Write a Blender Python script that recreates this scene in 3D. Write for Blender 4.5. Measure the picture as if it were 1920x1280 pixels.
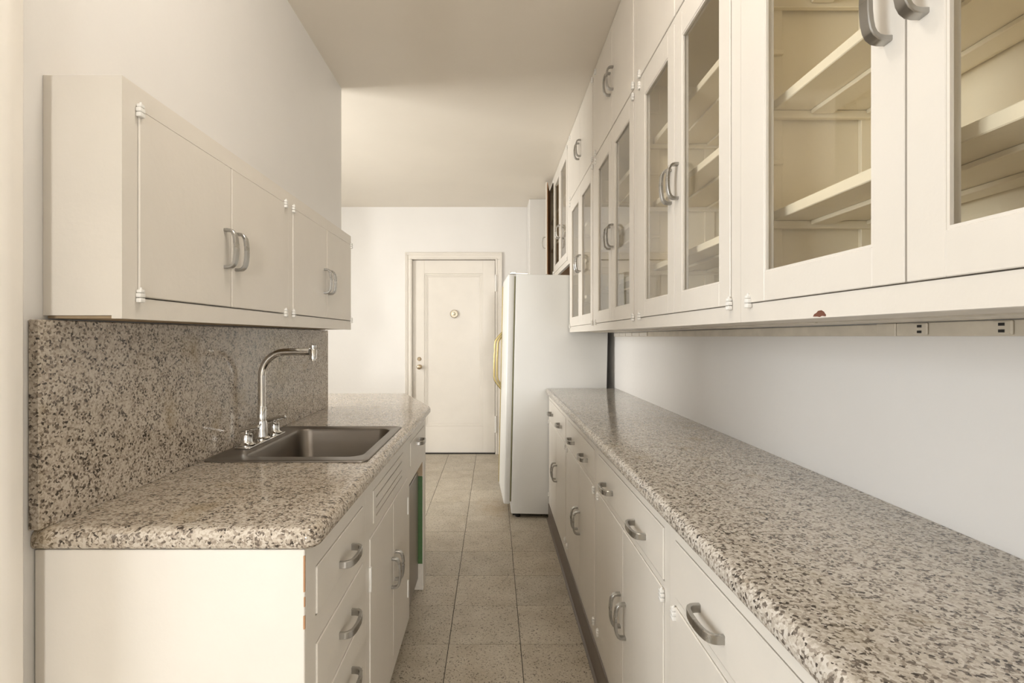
import bpy, bmesh, math, random
from mathutils import Vector, Matrix
random.seed(7)
R = math.radians
scene = bpy.context.scene
COL = scene.collection
for o in list(bpy.data.objects):
    bpy.data.objects.remove(o, do_unlink=True)

# ------------------------------------------------------------------ camera
EYE = 1.28
cam_d = bpy.data.cameras.new('camera')
cam = bpy.data.objects.new('camera', cam_d)
COL.objects.link(cam)
cam.location = (0, 0, EYE)
cam.rotation_euler = (R(90), 0, 0)
cam_d.sensor_width = 36
cam_d.lens = 36 * 934 / 1920
cam_d.shift_x = 35 / 1920
cam_d.shift_y = -9 / 1920
cam_d.clip_start = 0.02
scene.camera = cam

# ------------------------------------------------------------------ world, lights, exposure
vs = scene.view_settings
vs.view_transform = 'Standard'
vs.look = 'None'
vs.gamma = 1
vs.use_curve_mapping = False
vs.exposure = 0.22

world = bpy.data.worlds.new('World')
scene.world = world
world.use_nodes = True
wn = world.node_tree.nodes
wn['Background'].inputs[0].default_value = (0.80, 0.90, 1.0, 1)
wn['Background'].inputs[1].default_value = 1.0


def area(name, loc, rot, sx, sy, power, color):
    d = bpy.data.lights.new(name, 'AREA')
    d.shape = 'RECTANGLE'
    d.size, d.size_y = sx, sy
    d.energy = power
    d.color = color
    o = bpy.data.objects.new(name, d)
    COL.objects.link(o)
    o.location = loc
    o.rotation_euler = rot
    return o


# daylight entering through the window in the wall behind the camera
area('daylight_rear_window', (0.98, -7.36, 1.53), (R(90), 0, 0), 0.62, 1.2, 225, (1.0, 0.985, 0.965))
# daylight of the side room, entering through the open doorway on the left
area('daylight_side_window', (-2.15, -.25, 1.50), (0, R(-90), 0), 1.4, 1.15, 54, (0.94, 0.97, 1.0))
# daylight entering through the window of the room beyond the wall end
area('daylight_far_room_window', (-3.15, 2.55, 1.5), (0, R(-90), 0), 1.4, 1.3, 105, (1.0, 0.98, 0.945))


# ------------------------------------------------------------------ materials
def mat(name):
    m = bpy.data.materials.new(name)
    m.use_nodes = True
    nt = m.node_tree
    b = nt.nodes['Principled BSDF']
    return m, nt, b


def N(nt, t, **kw):
    n = nt.nodes.new(t)
    for k, v in kw.items():
        setattr(n, k, v)
    return n


def ramp(nt, stops, interp='LINEAR'):
    n = nt.nodes.new('ShaderNodeValToRGB')
    cr = n.color_ramp
    cr.interpolation = interp
    while len(cr.elements) < len(stops):
        cr.elements.new(0.5)
    for e, (p, c) in zip(cr.elements, stops):
        e.position = p
        e.color = (c[0], c[1], c[2], 1)
    return n


def mixc(nt, fac, a, b, mode='MIX'):
    n = N(nt, 'ShaderNodeMix', data_type='RGBA', blend_type=mode)
    if isinstance(fac, (int, float)):
        n.inputs[0].default_value = fac
    else:
        nt.links.new(fac, n.inputs[0])
    for i, v in ((6, a), (7, b)):
        if isinstance(v, tuple):
            n.inputs[i].default_value = (v[0], v[1], v[2], 1)
        else:
            nt.links.new(v, n.inputs[i])
    return n.outputs[2]


def paint(name, col, rough=0.35, var=0.04, bump=0.03, scale=6.0):
    """brushed enamel or wall paint: slight tone drift and brush relief"""
    m, nt, b = mat(name)
    tc = N(nt, 'ShaderNodeTexCoord')
    n1 = N(nt, 'ShaderNodeTexNoise')
    n1.inputs['Scale'].default_value = scale
    n1.inputs['Detail'].default_value = 4
    nt.links.new(tc.outputs['Object'], n1.inputs['Vector'])
    lo = tuple(c * (1 - var) for c in col)
    hi = tuple(min(1, c * (1 + var)) for c in col)
    r = ramp(nt, [(0.3, lo), (0.7, hi)])
    nt.links.new(n1.outputs['Fac'], r.inputs[0])
    nt.links.new(r.outputs[0], b.inputs['Base Color'])
    b.inputs['Roughness'].default_value = rough
    n2 = N(nt, 'ShaderNodeTexNoise')
    n2.inputs['Scale'].default_value = 60
    n2.inputs['Detail'].default_value = 3
    nt.links.new(tc.outputs['Object'], n2.inputs['Vector'])
    bp = N(nt, 'ShaderNodeBump')
    bp.inputs['Strength'].default_value = bump
    bp.inputs['Distance'].default_value = 0.01
    nt.links.new(n2.outputs['Fac'], bp.inputs['Height'])
    nt.links.new(bp.outputs[0], b.inputs['Normal'])
    return m


def plain(name, col, rough=0.5, metal=0.0, aniso=0.0):
    m, nt, b = mat(name)
    tc = N(nt, 'ShaderNodeTexCoord')
    n1 = N(nt, 'ShaderNodeTexNoise')
    n1.inputs['Scale'].default_value = 40
    nt.links.new(tc.outputs['Object'], n1.inputs['Vector'])
    r = ramp(nt, [(0.3, tuple(c * .94 for c in col)), (0.7, tuple(min(1, c * 1.05) for c in col))])
    nt.links.new(n1.outputs['Fac'], r.inputs[0])
    nt.links.new(r.outputs[0], b.inputs['Base Color'])
    b.inputs['Roughness'].default_value = rough
    b.inputs['Metallic'].default_value = metal
    return m


def granite(name, gain=1.0, tint=(1, 1, 1)):
    m, nt, b = mat(name)
    tc = N(nt, 'ShaderNodeTexCoord')
    nz = N(nt, 'ShaderNodeTexNoise')
    nz.inputs['Scale'].default_value = 150
    nz.inputs['Detail'].default_value = 3
    nt.links.new(tc.outputs['Object'], nz.inputs['Vector'])
    off = N(nt, 'ShaderNodeVectorMath', operation='MULTIPLY_ADD')
    nt.links.new(nz.outputs['Color'], off.inputs[0])
    off.inputs[1].default_value = (0.007, 0.007, 0.007)
    nt.links.new(tc.outputs['Object'], off.inputs[2])
    vo = N(nt, 'ShaderNodeTexVoronoi')
    vo.inputs['Scale'].default_value = 245
    nt.links.new(off.outputs[0], vo.inputs['Vector'])
    sep = N(nt, 'ShaderNodeSeparateColor')
    nt.links.new(vo.outputs['Color'], sep.inputs[0])
    # clusters
    n2 = N(nt, 'ShaderNodeTexNoise')
    n2.inputs['Scale'].default_value = 55
    n2.inputs['Detail'].default_value = 2
    nt.links.new(tc.outputs['Object'], n2.inputs['Vector'])
    ma = N(nt, 'ShaderNodeMath', operation='MULTIPLY_ADD')
    nt.links.new(n2.outputs['Fac'], ma.inputs[0])
    ma.inputs[1].default_value = 0.9
    nt.links.new(sep.outputs[0], ma.inputs[2])
    g = gain
    r = ramp(nt, [(0.0, (.075 * g, .062 * g, .052 * g)), (0.315, (.20 * g, .168 * g, .14 * g)),
                  (0.42, (.40 * g, .345 * g, .29 * g)), (0.52, (.55 * g, .49 * g, .42 * g)),
                  (0.66, (.66 * g, .60 * g, .52 * g)), (0.82, (.75 * g, .70 * g, .63 * g))], 'CONSTANT')
    sc = N(nt, 'ShaderNodeMath', operation='MULTIPLY')
    nt.links.new(ma.outputs[0], sc.inputs[0])
    sc.inputs[1].default_value = 0.67
    nt.links.new(sc.outputs[0], r.inputs[0])
    # yellowish mineral stains
    n3 = N(nt, 'ShaderNodeTexNoise')
    n3.inputs['Scale'].default_value = 9
    nt.links.new(tc.outputs['Object'], n3.inputs['Vector'])
    r3 = ramp(nt, [(0.6, (0, 0, 0)), (0.78, (.5, .5, .5))])
    nt.links.new(n3.outputs['Fac'], r3.inputs[0])
    c = mixc(nt, r3.outputs[0], r.outputs[0], (.46 * g, .37 * g, .23 * g))
    c = mixc(nt, 1.0, c, tint, 'MULTIPLY')
    nt.links.new(c, b.inputs['Base Color'])
    b.inputs['Roughness'].default_value = 0.13
    return m


def tile_mat():
    m, nt, b = mat('vinyl_tile')
    tc = N(nt, 'ShaderNodeTexCoord')
    oi = N(nt, 'ShaderNodeObjectInfo')
    ml = N(nt, 'ShaderNodeMath', operation='MULTIPLY')
    nt.links.new(oi.outputs['Random'], ml.inputs[0])
    ml.inputs[1].default_value = 37
    ad = N(nt, 'ShaderNodeVectorMath', operation='ADD')
    nt.links.new(tc.outputs['Object'], ad.inputs[0])
    nt.links.new(ml.outputs[0], ad.inputs[1])
    vo = N(nt, 'ShaderNodeTexVoronoi')
    vo.inputs['Scale'].default_value = 230
    nt.links.new(ad.outputs[0], vo.inputs['Vector'])
    sep = N(nt, 'ShaderNodeSeparateColor')
    nt.links.new(vo.outputs['Color'], sep.inputs[0])
    r = ramp(nt, [(0, (.17, .14, .11)), (0.04, (.31, .27, .215)), (0.10, (.51, .455, .375)),
                  (0.45, (.545, .49, .405)), (0.80, (.60, .545, .455))], 'CONSTANT')
    nt.links.new(sep.outputs[0], r.inputs[0])
    n2 = N(nt, 'ShaderNodeTexNoise')
    n2.inputs['Scale'].default_value = 7
    n2.inputs['Detail'].default_value = 5
    nt.links.new(ad.outputs[0], n2.inputs['Vector'])
    r2 = ramp(nt, [(0.3, (.80, .77, .72)), (0.65, (1, 1, 1))])
    nt.links.new(n2.outputs['Fac'], r2.inputs[0])
    c = mixc(nt, 1.0, r.outputs[0], r2.outputs[0], 'MULTIPLY')
    r4 = ramp(nt, [(0, (.90, .90, .89)), (1, (1, .99, .97))])
    nt.links.new(oi.outputs['Random'], r4.inputs[0])
    c = mixc(nt, 1.0, c, r4.outputs[0], 'MULTIPLY')
    ge = N(nt, 'ShaderNodeNewGeometry')
    nz = N(nt, 'ShaderNodeTexNoise')
    nz.inputs['Scale'].default_value = 14
    nz.inputs['Detail'].default_value = 5
    nt.links.new(ge.outputs['Position'], nz.inputs['Vector'])
    di = N(nt, 'ShaderNodeVectorMath', operation='DISTANCE')
    nt.links.new(ge.outputs['Position'], di.inputs[0])
    di.inputs[1].default_value = (.03, 3.72, 0)
    ms = N(nt, 'ShaderNodeMath', operation='MULTIPLY_ADD')
    nt.links.new(nz.outputs['Fac'], ms.inputs[0])
    ms.inputs[1].default_value = .35
    nt.links.new(di.outputs['Value'], ms.inputs[2])
    r5 = ramp(nt, [(0.19, (.55, .55, .55)), (0.40, (0, 0, 0))])
    nt.links.new(ms.outputs[0], r5.inputs[0])
    c = mixc(nt, r5.outputs[0], c, (.30, .20, .09))
    nt.links.new(c, b.inputs['Base Color'])
    b.inputs['Roughness'].default_value = 0.38
    return m


def glass_mat():
    m = bpy.data.materials.new('window_glass')
    m.use_nodes = True
    nt = m.node_tree
    nt.nodes.remove(nt.nodes['Principled BSDF'])
    out = nt.nodes['Material Output']
    tr = N(nt, 'ShaderNodeBsdfTransparent')
    tr.inputs[0].default_value = (.985, .985, .978, 1)
    gl = N(nt, 'ShaderNodeBsdfGlossy')
    gl.inputs['Roughness'].default_value = 0.01
    lw = N(nt, 'ShaderNodeLayerWeight')          # Schlick reflectance, the same from both sides of the pane
    lw.inputs['Blend'].default_value = 0.5
    pw = N(nt, 'ShaderNodeMath', operation='POWER')
    nt.links.new(lw.outputs['Facing'], pw.inputs[0])
    pw.inputs[1].default_value = 5
    fr = N(nt, 'ShaderNodeMath', operation='MULTIPLY_ADD')
    nt.links.new(pw.outputs[0], fr.inputs[0])
    fr.inputs[1].default_value = 0.96
    fr.inputs[2].default_value = 0.04
    mx = N(nt, 'ShaderNodeMixShader')
    nt.links.new(fr.outputs[0], mx.inputs[0])
    nt.links.new(tr.outputs[0], mx.inputs[1])
    nt.links.new(gl.outputs[0], mx.inputs[2])
    nt.links.new(mx.outputs[0], out.inputs[0])
    return m


def steel(name, col, rough, stretch=(1, 1, 1)):
    m, nt, b = mat(name)
    tc = N(nt, 'ShaderNodeTexCoord')
    mp = N(nt, 'ShaderNodeMapping')
    mp.inputs['Scale'].default_value = stretch
    nt.links.new(tc.outputs['Object'], mp.inputs[0])
    n = N(nt, 'ShaderNodeTexNoise')
    n.inputs['Scale'].default_value = 12
    n.inputs['Detail'].default_value = 5
    nt.links.new(mp.outputs[0], n.inputs['Vector'])
    r = ramp(nt, [(0.3, (rough * .9,) * 3), (0.7, (rough * 1.1,) * 3)])
    nt.links.new(n.outputs['Fac'], r.inputs[0])
    nt.links.new(r.outputs[0], b.inputs['Roughness'])
    b.inputs['Base Color'].default_value = (*col, 1)
    b.inputs['Metallic'].default_value = 1
    return m


M = {}
M['cab'] = paint('cream_enamel', (.775, .728, .66), 0.33, .02, .05)
M['inside'] = paint('yellowed_cream_enamel', (.95, .85, .65), 0.45, .03, .05)
M['wall'] = paint('white_wall_paint', (.82, .80, .775), 0.42, .015, .05, 3)
M['ceil'] = paint('ceiling_paint', (.85, .79, .70), 0.5, .02, .04, 2)
M['trim'] = paint('trim_enamel', (.81, .765, .70), 0.3, .02, .04)
M['hinge'] = paint('painted_hinge', (.90, .885, .85), 0.25, .01, .02)
M['granite'] = granite('speckled_granite', .86)
M['granite2'] = granite('brown_speckled_granite', .80, (1.0, .955, .90))
M['tile'] = tile_mat()
M['grout'] = plain('dark_joint', (.07, .06, .05), .8)
M['glass'] = glass_mat()
M['handle'] = steel('brushed_nickel', (.43, .42, .40), .28, (1, 1, 3))
M['chrome'] = steel('chrome', (.72, .71, .69), .10)
M['sink'] = steel('stainless_steel', (.24, .215, .19), .36, (1, 30, 1))
M['cove'] = plain('brown_vinyl', (.145, .115, .095), .4)
M['wood'] = plain('bare_brown_wood', (.46, .25, .12), .6)
M['raw'] = plain('aged_plywood', (.40, .30, .19), .7)
M['chip'] = plain('chipped_primer', (.17, .065, .04), .7)
M['chipo'] = plain('chipped_wood', (.45, .24, .12), .7)
M['green'] = plain('green_paint', (.055, .125, .036), .5)
M['fridge'] = paint('white_appliance_enamel', (.80, .80, .785), 0.40, .01, .04)
M['gasket'] = plain('olive_gasket', (.33, .31, .17), .5)
M['brass'] = steel('brass', (.50, .41, .20), .38)
M['bronze'] = steel('antique_bronze', (.42, .34, .24), .30)
M['viewer'] = steel('worn_brass', (.62, .56, .45), .3)
M['dark'] = plain('dark_void', (.02, .018, .016), .8)
M['grime'] = plain('grey_metal_panel', (.30, .27, .235), .35, .4)
M['black'] = plain('black_slot', (.02, .02, .02), .5)
M['race'] = paint('aged_raceway', (.66, .60, .50), 0.4, .08, .05, 20)
m_, nt_, b_ = mat('fill_lamp_glow')  # glow for the added, unseen fill lamp
b_.inputs['Base Color'].default_value = (.9, .88, .84, 1)
b_.inputs['Emission Color'].default_value = (1.0, .93, .84, 1)
b_.inputs['Emission Strength'].default_value = 25
M['globe'] = m_
M['caulk'] = plain('caulk', (.62, .57, .5), .7)


# ------------------------------------------------------------------ mesh helpers
ORG = {}


def box(bm, x0, x1, y0, y1, z0, z1, bev=0.0, seg=1):
    x0, x1 = min(x0, x1), max(x0, x1)
    y0, y1 = min(y0, y1), max(y0, y1)
    z0, z1 = min(z0, z1), max(z0, z1)
    mtx = Matrix.Translation(((x0 + x1) / 2, (y0 + y1) / 2, (z0 + z1) / 2)) @ Matrix.Diagonal((x1 - x0, y1 - y0, z1 - z0, 1))
    r = bmesh.ops.create_cube(bm, size=1, matrix=mtx)
    if bev > 0:
        es = list({e for v in r['verts'] for e in v.link_edges})
        bmesh.ops.bevel(bm, geom=es, offset=bev, segments=seg, profile=0.5, affect='EDGES')
    return bm


def nb():
    return bmesh.new()


def bx(*a, **k):
    return box(nb(), *a, **k)


def cyl(bm, p0, p1, r0, r1=None, n=20):
    r1 = r0 if r1 is None else r1
    p0, p1 = Vector(p0), Vector(p1)
    d = p1 - p0
    q = d.to_track_quat('Z', 'Y').to_matrix().to_4x4()
    mtx = Matrix.Translation((p0 + p1) / 2) @ q
    bmesh.ops.create_cone(bm, cap_ends=True, segments=n, radius1=r0, radius2=r1, depth=d.length, matrix=mtx)
    return bm


def lathe(bm, c, prof, n=24, axis='Z'):
    """prof: list of (r, h) along the axis from point c"""
    rings = []
    for r, h in prof:
        ring = []
        for i in range(n):
            a = 2 * math.pi * i / n
            if axis == 'Z':
                p = (c[0] + r * math.cos(a), c[1] + r * math.sin(a), c[2] + h)
            else:  # -Y: towards the room from the back wall
                p = (c[0] + r * math.cos(a), c[1] - h, c[2] + r * math.sin(a))
            ring.append(bm.verts.new(p))
        rings.append(ring)
    for a, b in zip(rings, rings[1:]):
        for i in range(n):
            bm.faces.new((a[i], a[(i + 1) % n], b[(i + 1) % n], b[i]))
    bm.faces.new(rings[0][::-1])
    bm.faces.new(rings[-1])
    bmesh.ops.recalc_face_normals(bm, faces=bm.faces)
    return bm


def sweep(bm, pts, rad, n=14):
    """round tube through points; rad: number or list"""
    pts = [Vector(p) for p in pts]
    if isinstance(rad, (int, float)):
        rad = [rad] * len(pts)
    up = None
    rings = []
    for i, p in enumerate(pts):
        t = (pts[min(i + 1, len(pts) - 1)] - pts[max(i - 1, 0)]).normalized()
        if up is None:
            up = t.orthogonal().normalized()
        up = (up - t * up.dot(t)).normalized()
        sd = t.cross(up)
        rings.append([bm.verts.new(p + (up * math.cos(2 * math.pi * k / n) + sd * math.sin(2 * math.pi * k / n)) * rad[i]) for k in range(n)])
    for a, b in zip(rings, rings[1:]):
        for i in range(n):
            bm.faces.new((a[i], a[(i + 1) % n], b[(i + 1) % n], b[i]))
    bm.faces.new(rings[0][::-1])
    bm.faces.new(rings[-1])
    bmesh.ops.recalc_face_normals(bm, faces=bm.faces)
    return bm


def prism(bm, poly, z0, z1):
    a = [bm.verts.new((x, y, z0)) for x, y in poly]
    b = [bm.verts.new((x, y, z1)) for x, y in poly]
    n = len(poly)
    for i in range(n):
        bm.faces.new((a[i], a[(i + 1) % n], b[(i + 1) % n], b[i]))
    bm.faces.new(a[::-1])
    bm.faces.new(b)
    bmesh.ops.recalc_face_normals(bm, faces=bm.faces)
    return bm


def extrude_profile(bm, prof, y0, y1):
    """closed profile of (x, z) extruded along y"""
    a = [bm.verts.new((x, y0, z)) for x, z in prof]
    b = [bm.verts.new((x, y1, z)) for x, z in prof]
    n = len(prof)
    for i in range(n):
        bm.faces.new((a[i], a[(i + 1) % n], b[(i + 1) % n], b[i]))
    bm.faces.new(a[::-1])
    bm.faces.new(b)
    bmesh.ops.recalc_face_normals(bm, faces=bm.faces)
    return bm


def to_mesh(name, bm, material, smooth=True, org=(0, 0, 0)):
    me = bpy.data.meshes.new(name)
    bmesh.ops.translate(bm, verts=bm.verts, vec=-Vector(org))
    bm.to_mesh(me)
    bm.free()
    me.materials.append(M[material])
    if smooth:
        for p in me.polygons:
            p.use_smooth = True
        me.set_sharp_from_angle(angle=R(32))
    return me


def obj(name, bm, material, parent=None, label=None, smooth=True):
    """a mesh in world coordinates, linked as ONE object (a part when parent is given)"""
    org = ORG.get(parent.name, Vector((0, 0, 0))) if parent else Vector((0, 0, 0))
    o = bpy.data.objects.new(name, to_mesh(name, bm, material, smooth, org))
    COL.objects.link(o)
    if parent:
        o.parent = parent
    ORG[o.name] = org.copy()
    if label:
        o['label'] = label
    return o


def inst(name, me, loc, parent, rot=None):
    """a part that shares mesh data, placed at world loc"""
    o = bpy.data.objects.new(name, me)
    COL.objects.link(o)
    o.parent = parent
    o.location = Vector(loc) - ORG[parent.name]
    if rot:
        o.rotation_euler = rot
    ORG[o.name] = Vector(loc)
    return o


def thing(name, label, cat, loc, group=None):
    o = bpy.data.objects.new(name, None)
    o.empty_display_size = 0.05
    COL.objects.link(o)
    o.location = loc
    o['label'] = label
    o['category'] = cat
    if group:
        o['group'] = group
    ORG[o.name] = Vector(loc)
    return o


def tag(o, label, cat, group=None):
    o['label'] = label
    o['category'] = cat
    if group:
        o['group'] = group
    return o


def struct(name, bm, material, label, cat, parent=None, smooth=False):
    o = obj(name, bm, material, parent, smooth=smooth)
    if not parent:
        o['kind'] = 'structure'
        o['label'] = label
        o['category'] = cat
    return o


# ------------------------------------------------------------------ room dimensions
CEIL = 2.693
XL, XR = -0.865, 0.857           # kitchen side walls
YB = 5.43                        # back wall
YF = -7.2                       # wall behind the camera
XFAR = -3.0                      # far side of the room beyond the wall end
XREAR = -2.0
XR2 = 2.2                        # the room behind the camera is wider
YS = -.75

# ------------------------------------------------------------------ floor with tiles
fl = struct('floor', box(bx(XFAR, XR, YS, YB + .16, -.12, -.0025), XFAR, XR2, YF, YS, -.12, -.0025), 'grout', 'speckled beige vinyl tile floor with thin dark joints', 'floor')
T = 0.2985
tile_me = to_mesh('tile', bx(-T / 2 + .0014, T / 2 - .0014, -T / 2 + .0011, T / 2 - .0011, -.0024, 0, bev=.0006), 'tile', False)
yj = 2.074 - 8 * T


def add_tile(cx, cy, sx=1, sy=1):
    o = inst('tile', tile_me, (cx, cy, 0), fl)
    o.scale = (sx, sy, 1)


for r_ in range(20):
    y0 = yj + r_ * T
    y1 = min(y0 + T, YB + .02)
    if y1 - y0 < .02:
        continue
    for c_ in range(-6, 4):
        x0 = -.1855 + c_ * T
        x1 = min(x0 + T, XR)
        if x1 < XL and y0 < 2.6:
            continue
        if x1 - x0 < .02:
            continue
        x0c = max(x0, XL) if y0 < 2.6 else x0
        add_tile((x0c + x1) / 2, (y0 + y1) / 2, (x1 - x0c) / T, (y1 - y0) / T)

bm = nb()
box(bm, XREAR, XR2, YF, yj - .002, -.0024, 0)
box(bm, XREAR, XL - .003, yj, 1.2, -.0024, 0)
struct('floor_adjoining', bm, 'tile', 'speckled floor of the rooms behind and beside the viewpoint', 'floor')
struct('floor_far_room', bx(XFAR, -.1855 - 6 * T - .002, 2.6, YB, -.0024, 0), 'tile', 'speckled floor of the room beyond the wall end', 'floor')

# ------------------------------------------------------------------ ceiling and walls
struct('ceiling', bx(XFAR - .1, XR2 + .1, YF - .12, YB + .16, CEIL, CEIL + .1), 'ceil', 'smooth beige plaster ceiling', 'ceiling')
struct('wall_right', bx(XR, XR + .12, YS, YB + .16, -.12, CEIL), 'wall', 'pale wall between the long counter and the glass cabinets', 'wall')

DX0, DX1, DZ = -.885, .022, 2.122       # back door opening
bm = nb()
box(bm, XFAR - .1, DX0 - .02, YB, YB + .14, -.12, CEIL)
box(bm, DX1 + .02, XR, YB, YB + .14, -.12, CEIL)
box(bm, DX0 - .02, DX1 + .02, YB, YB + .14, DZ + .02, CEIL)
box(bm, DX0 - .02, DX1 + .02, YB + .10, YB + .14, -.12, DZ + .02)
struct('wall_back', bm, 'wall', 'white end wall around the panelled door', 'wall')
struct('wall_pier', bx(.368, XR, 5.11, YB, 0, CEIL, bev=.006), 'wall', 'shallow white wall projection behind the refrigerator', 'wall')

# left wall: full height up to the counter end, its upper part runs on past it; doorway near the casing
bm = nb()
TW = .13
HD = 2.08
box(bm, XL - TW, XL, .77, 2.565, 0, 1.77)
box(bm, XL - TW, XL, .77, 2.835, 1.77, CEIL)
box(bm, XL - TW, XL, -.11, .77, HD, CEIL)
box(bm, XL - TW, XL, -.35, -.11, 0, CEIL)
struct('wall_left', bm, 'wall', 'white wall above the granite backsplash, ending short of the room beyond', 'wall')
# side room with window
WY0, WY1, WZ0, WZ1 = -.88, .38, .75, 2.25
bm = nb()
box(bm, XREAR - .12, XREAR, YF, WY0, 0, CEIL)
box(bm, XREAR - .12, XREAR, WY1, 1.2, 0, CEIL)
box(bm, XREAR - .12, XREAR, WY0, WY1, 0, WZ0)
box(bm, XREAR - .12, XREAR, WY0, WY1, WZ1, CEIL)
struct('wall_side', bm, 'wall', 'white window wall of the side room beyond the doorway', 'wall')
struct('wall_return', bx(XR + .12, XR2, YS, YS + .12, 0, CEIL), 'wall', 'white return wall beside the end of the long counter', 'wall')
struct('wall_rear_side', bx(XR2, XR2 + .12, YF - .12, YS + .12, 0, CEIL), 'wall', 'white side wall of the room behind the viewpoint', 'wall')
RX0, RX1, RZ0, RZ1 = .62, 1.34, .88, 2.2
bm = nb()
box(bm, XREAR - .12, RX0, YF - .12, YF, 0, CEIL)
box(bm, RX1, XR2, YF - .12, YF, 0, CEIL)
box(bm, RX0, RX1, YF - .12, YF, 0, RZ0)
box(bm, RX0, RX1, YF - .12, YF, RZ1, CEIL)
struct('wall_front', bm, 'wall', 'white wall with a narrow window behind the viewpoint', 'wall')
# room beyond the wall end
FY0, FY1, FZ0, FZ1 = 1.85, 3.25, .8, 2.25
bm = nb()
box(bm, XFAR - .12, XFAR, 1.2, FY0, 0, CEIL)
box(bm, XFAR - .12, XFAR, FY1, YB, 0, CEIL)
box(bm, XFAR - .12, XFAR, FY0, FY1, 0, FZ0)
box(bm, XFAR - .12, XFAR, FY0, FY1, FZ1, CEIL)
struct('wall_far_side', bm, 'wall', 'white side wall of the room beyond with a window', 'wall')
struct('wall_near_room', bx(XFAR, XL - TW, 1.2, 1.32, 0, CEIL), 'wall', 'white partition of the room beyond', 'wall')


def window(name, axis, at, a0, a1, z0, z1, label):
    """sash window filling an opening; axis 'x' = wall normal along x"""
    def bb(bm, u0, u1, d0, d1, zz0, zz1, bev=.003):
        if axis == 'x':
            box(bm, at + d0, at + d1, u0, u1, zz0, zz1, bev)
        else:
            box(bm, u0, u1, at + d0, at + d1, zz0, zz1, bev)
    bm = nb()
    for u0, u1, zz0, zz1 in ((a0, a0 + .05, z0, z1), (a1 - .05, a1, z0, z1), (a0, a1, z0, z0 + .05), (a0, a1, z1 - .05, z1)):
        bb(bm, u0, u1, -.11, -.04, zz0, zz1)
    bb(bm, a0 + .05, a1 - .05, -.10, -.05, (z0 + z1) / 2 - .02, (z0 + z1) / 2 + .02)
    w = struct(name, bm, 'trim', label, 'window')
    for zz0, zz1 in ((z0 + .05, (z0 + z1) / 2 - .02), ((z0 + z1) / 2 + .02, z1 - .05)):
        g = nb()
        bb(g, a0 + .05, a1 - .05, -.078, -.074, zz0, zz1, 0)
        obj('pane', g, 'glass', w, smooth=False)


window('window_1', 'y', YF, RX0, RX1, RZ0, RZ1, 'narrow white sash window behind the viewpoint')
window('window_2', 'x', XREAR, WY0, WY1, WZ0, WZ1, 'wide white sash window of the side room beyond the doorway')
window('window_3', 'x', XFAR, FY0, FY1, FZ0, FZ1, 'white sash window of the room beyond')

# ------------------------------------------------------------------ casing of the open doorway on the left
bm = nb()
cw = [(0, 0), (0, .016), (.012, .024), (.022, .024), (.030, .020), (.060, .020), (.072, .030), (.085, .034), (.105, .034), (.110, .030), (.110, 0)]


def casing_v(bm, yin, sgn, z0, z1):
    pts = [(XL + t, yin + sgn * u) for u, t in cw]
    prism(bm, pts, z0, z1)


casing_v(bm, .775, 1, 0, HD + .11)
casing_v(bm, -.115, -1, 0, HD + .11)
box(bm, XL, XL + .028, -.115, .775, HD, HD + .11, bev=.006)
struct('trim_1', bm, 'trim', 'cream moulded doorway casing at the near end of the granite counter', 'trim', smooth=True)
# ------------------------------------------------------------------ back door
dY = YB + .035      # face of the leaf
bm = nb()
px0, px1, pz0, pz1 = -.756, -.116, .297, 1.972
box(bm, DX0, px0, dY, dY + .04, .008, DZ - .004, .002)
box(bm, px1, DX1 - .004, dY, dY + .04, .008, DZ - .004, .002)
box(bm, px0, px1, dY, dY + .04, .008, pz0, .002)
box(bm, px0, px1, dY, dY + .04, pz1, DZ - .004, .002)
d1 = struct('door_1', bm, 'trim', 'cream single-panel door with round viewer and small knob in the end wall', 'door')
obj('panel', bx(px0, px1, dY + .018, dY + .034, pz0, pz1), 'trim', d1)
bm = nb()
for k, (ins, dep) in enumerate(((0, .006), (.016, .011), (.030, .015))):
    w_ = (.016, .014, .010)[k]
    a0, a1, c0, c1 = px0 + ins, px1 - ins, pz0 + ins, pz1 - ins
    box(bm, a0, a0 + w_, dY + dep, dY + .02, c0, c1, .002)
    box(bm, a1 - w_, a1, dY + dep, dY + .02, c0, c1, .002)
    box(bm, a0 + w_, a1 - w_, dY + dep, dY + .02, c0, c0 + w_, .002)
    box(bm, a0 + w_, a1 - w_, dY + dep, dY + .02, c1 - w_, c1, .002)
obj('panel_moulding', bm, 'trim', d1)
v = obj('door_viewer', lathe(nb(), (-.43, dY, 1.53), [(.044, 0), (.044, .004), (.037, .010), (.031, .010), (.027, .004), (.018, .004), (.016, .014), (.008, .018), (.001, .018)], axis='Y'), 'viewer', d1, 'round brass door viewer')
obj('deadbolt', lathe(nb(), (-.812, dY, 1.036), [(.022, 0), (.022, .005), (.016, .012), (.010, .012), (.010, .022), (.001, .022)], axis='Y'), 'bronze', d1)
k_ = obj('knob', lathe(nb(), (-.806, dY, .950), [(.026, 0), (.026, .005), (.011, .010), (.010, .030), (.022, .038), (.027, .050), (.022, .062), (.010, .067), (.001, .067)], axis='Y'), 'bronze', d1, 'small bronze door knob')
obj('strike_plate', bx(DX0 - .018, DX0 - .001, YB + .002, YB + .03, .95, 1.05, .002), 'bronze', d1)
for zc in (1.86, .33):
    h = obj('hinge', bx(DX1 - .002, DX1 + .022, YB - .022, YB + .030, zc - .075, zc + .075, .003), 'hinge', d1)
    obj('hinge_pin', cyl(nb(), (DX1 + .004, YB - .026, zc - .09), (DX1 + .004, YB - .026, zc + .09), .010, n=12), 'hinge', h)
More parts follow.
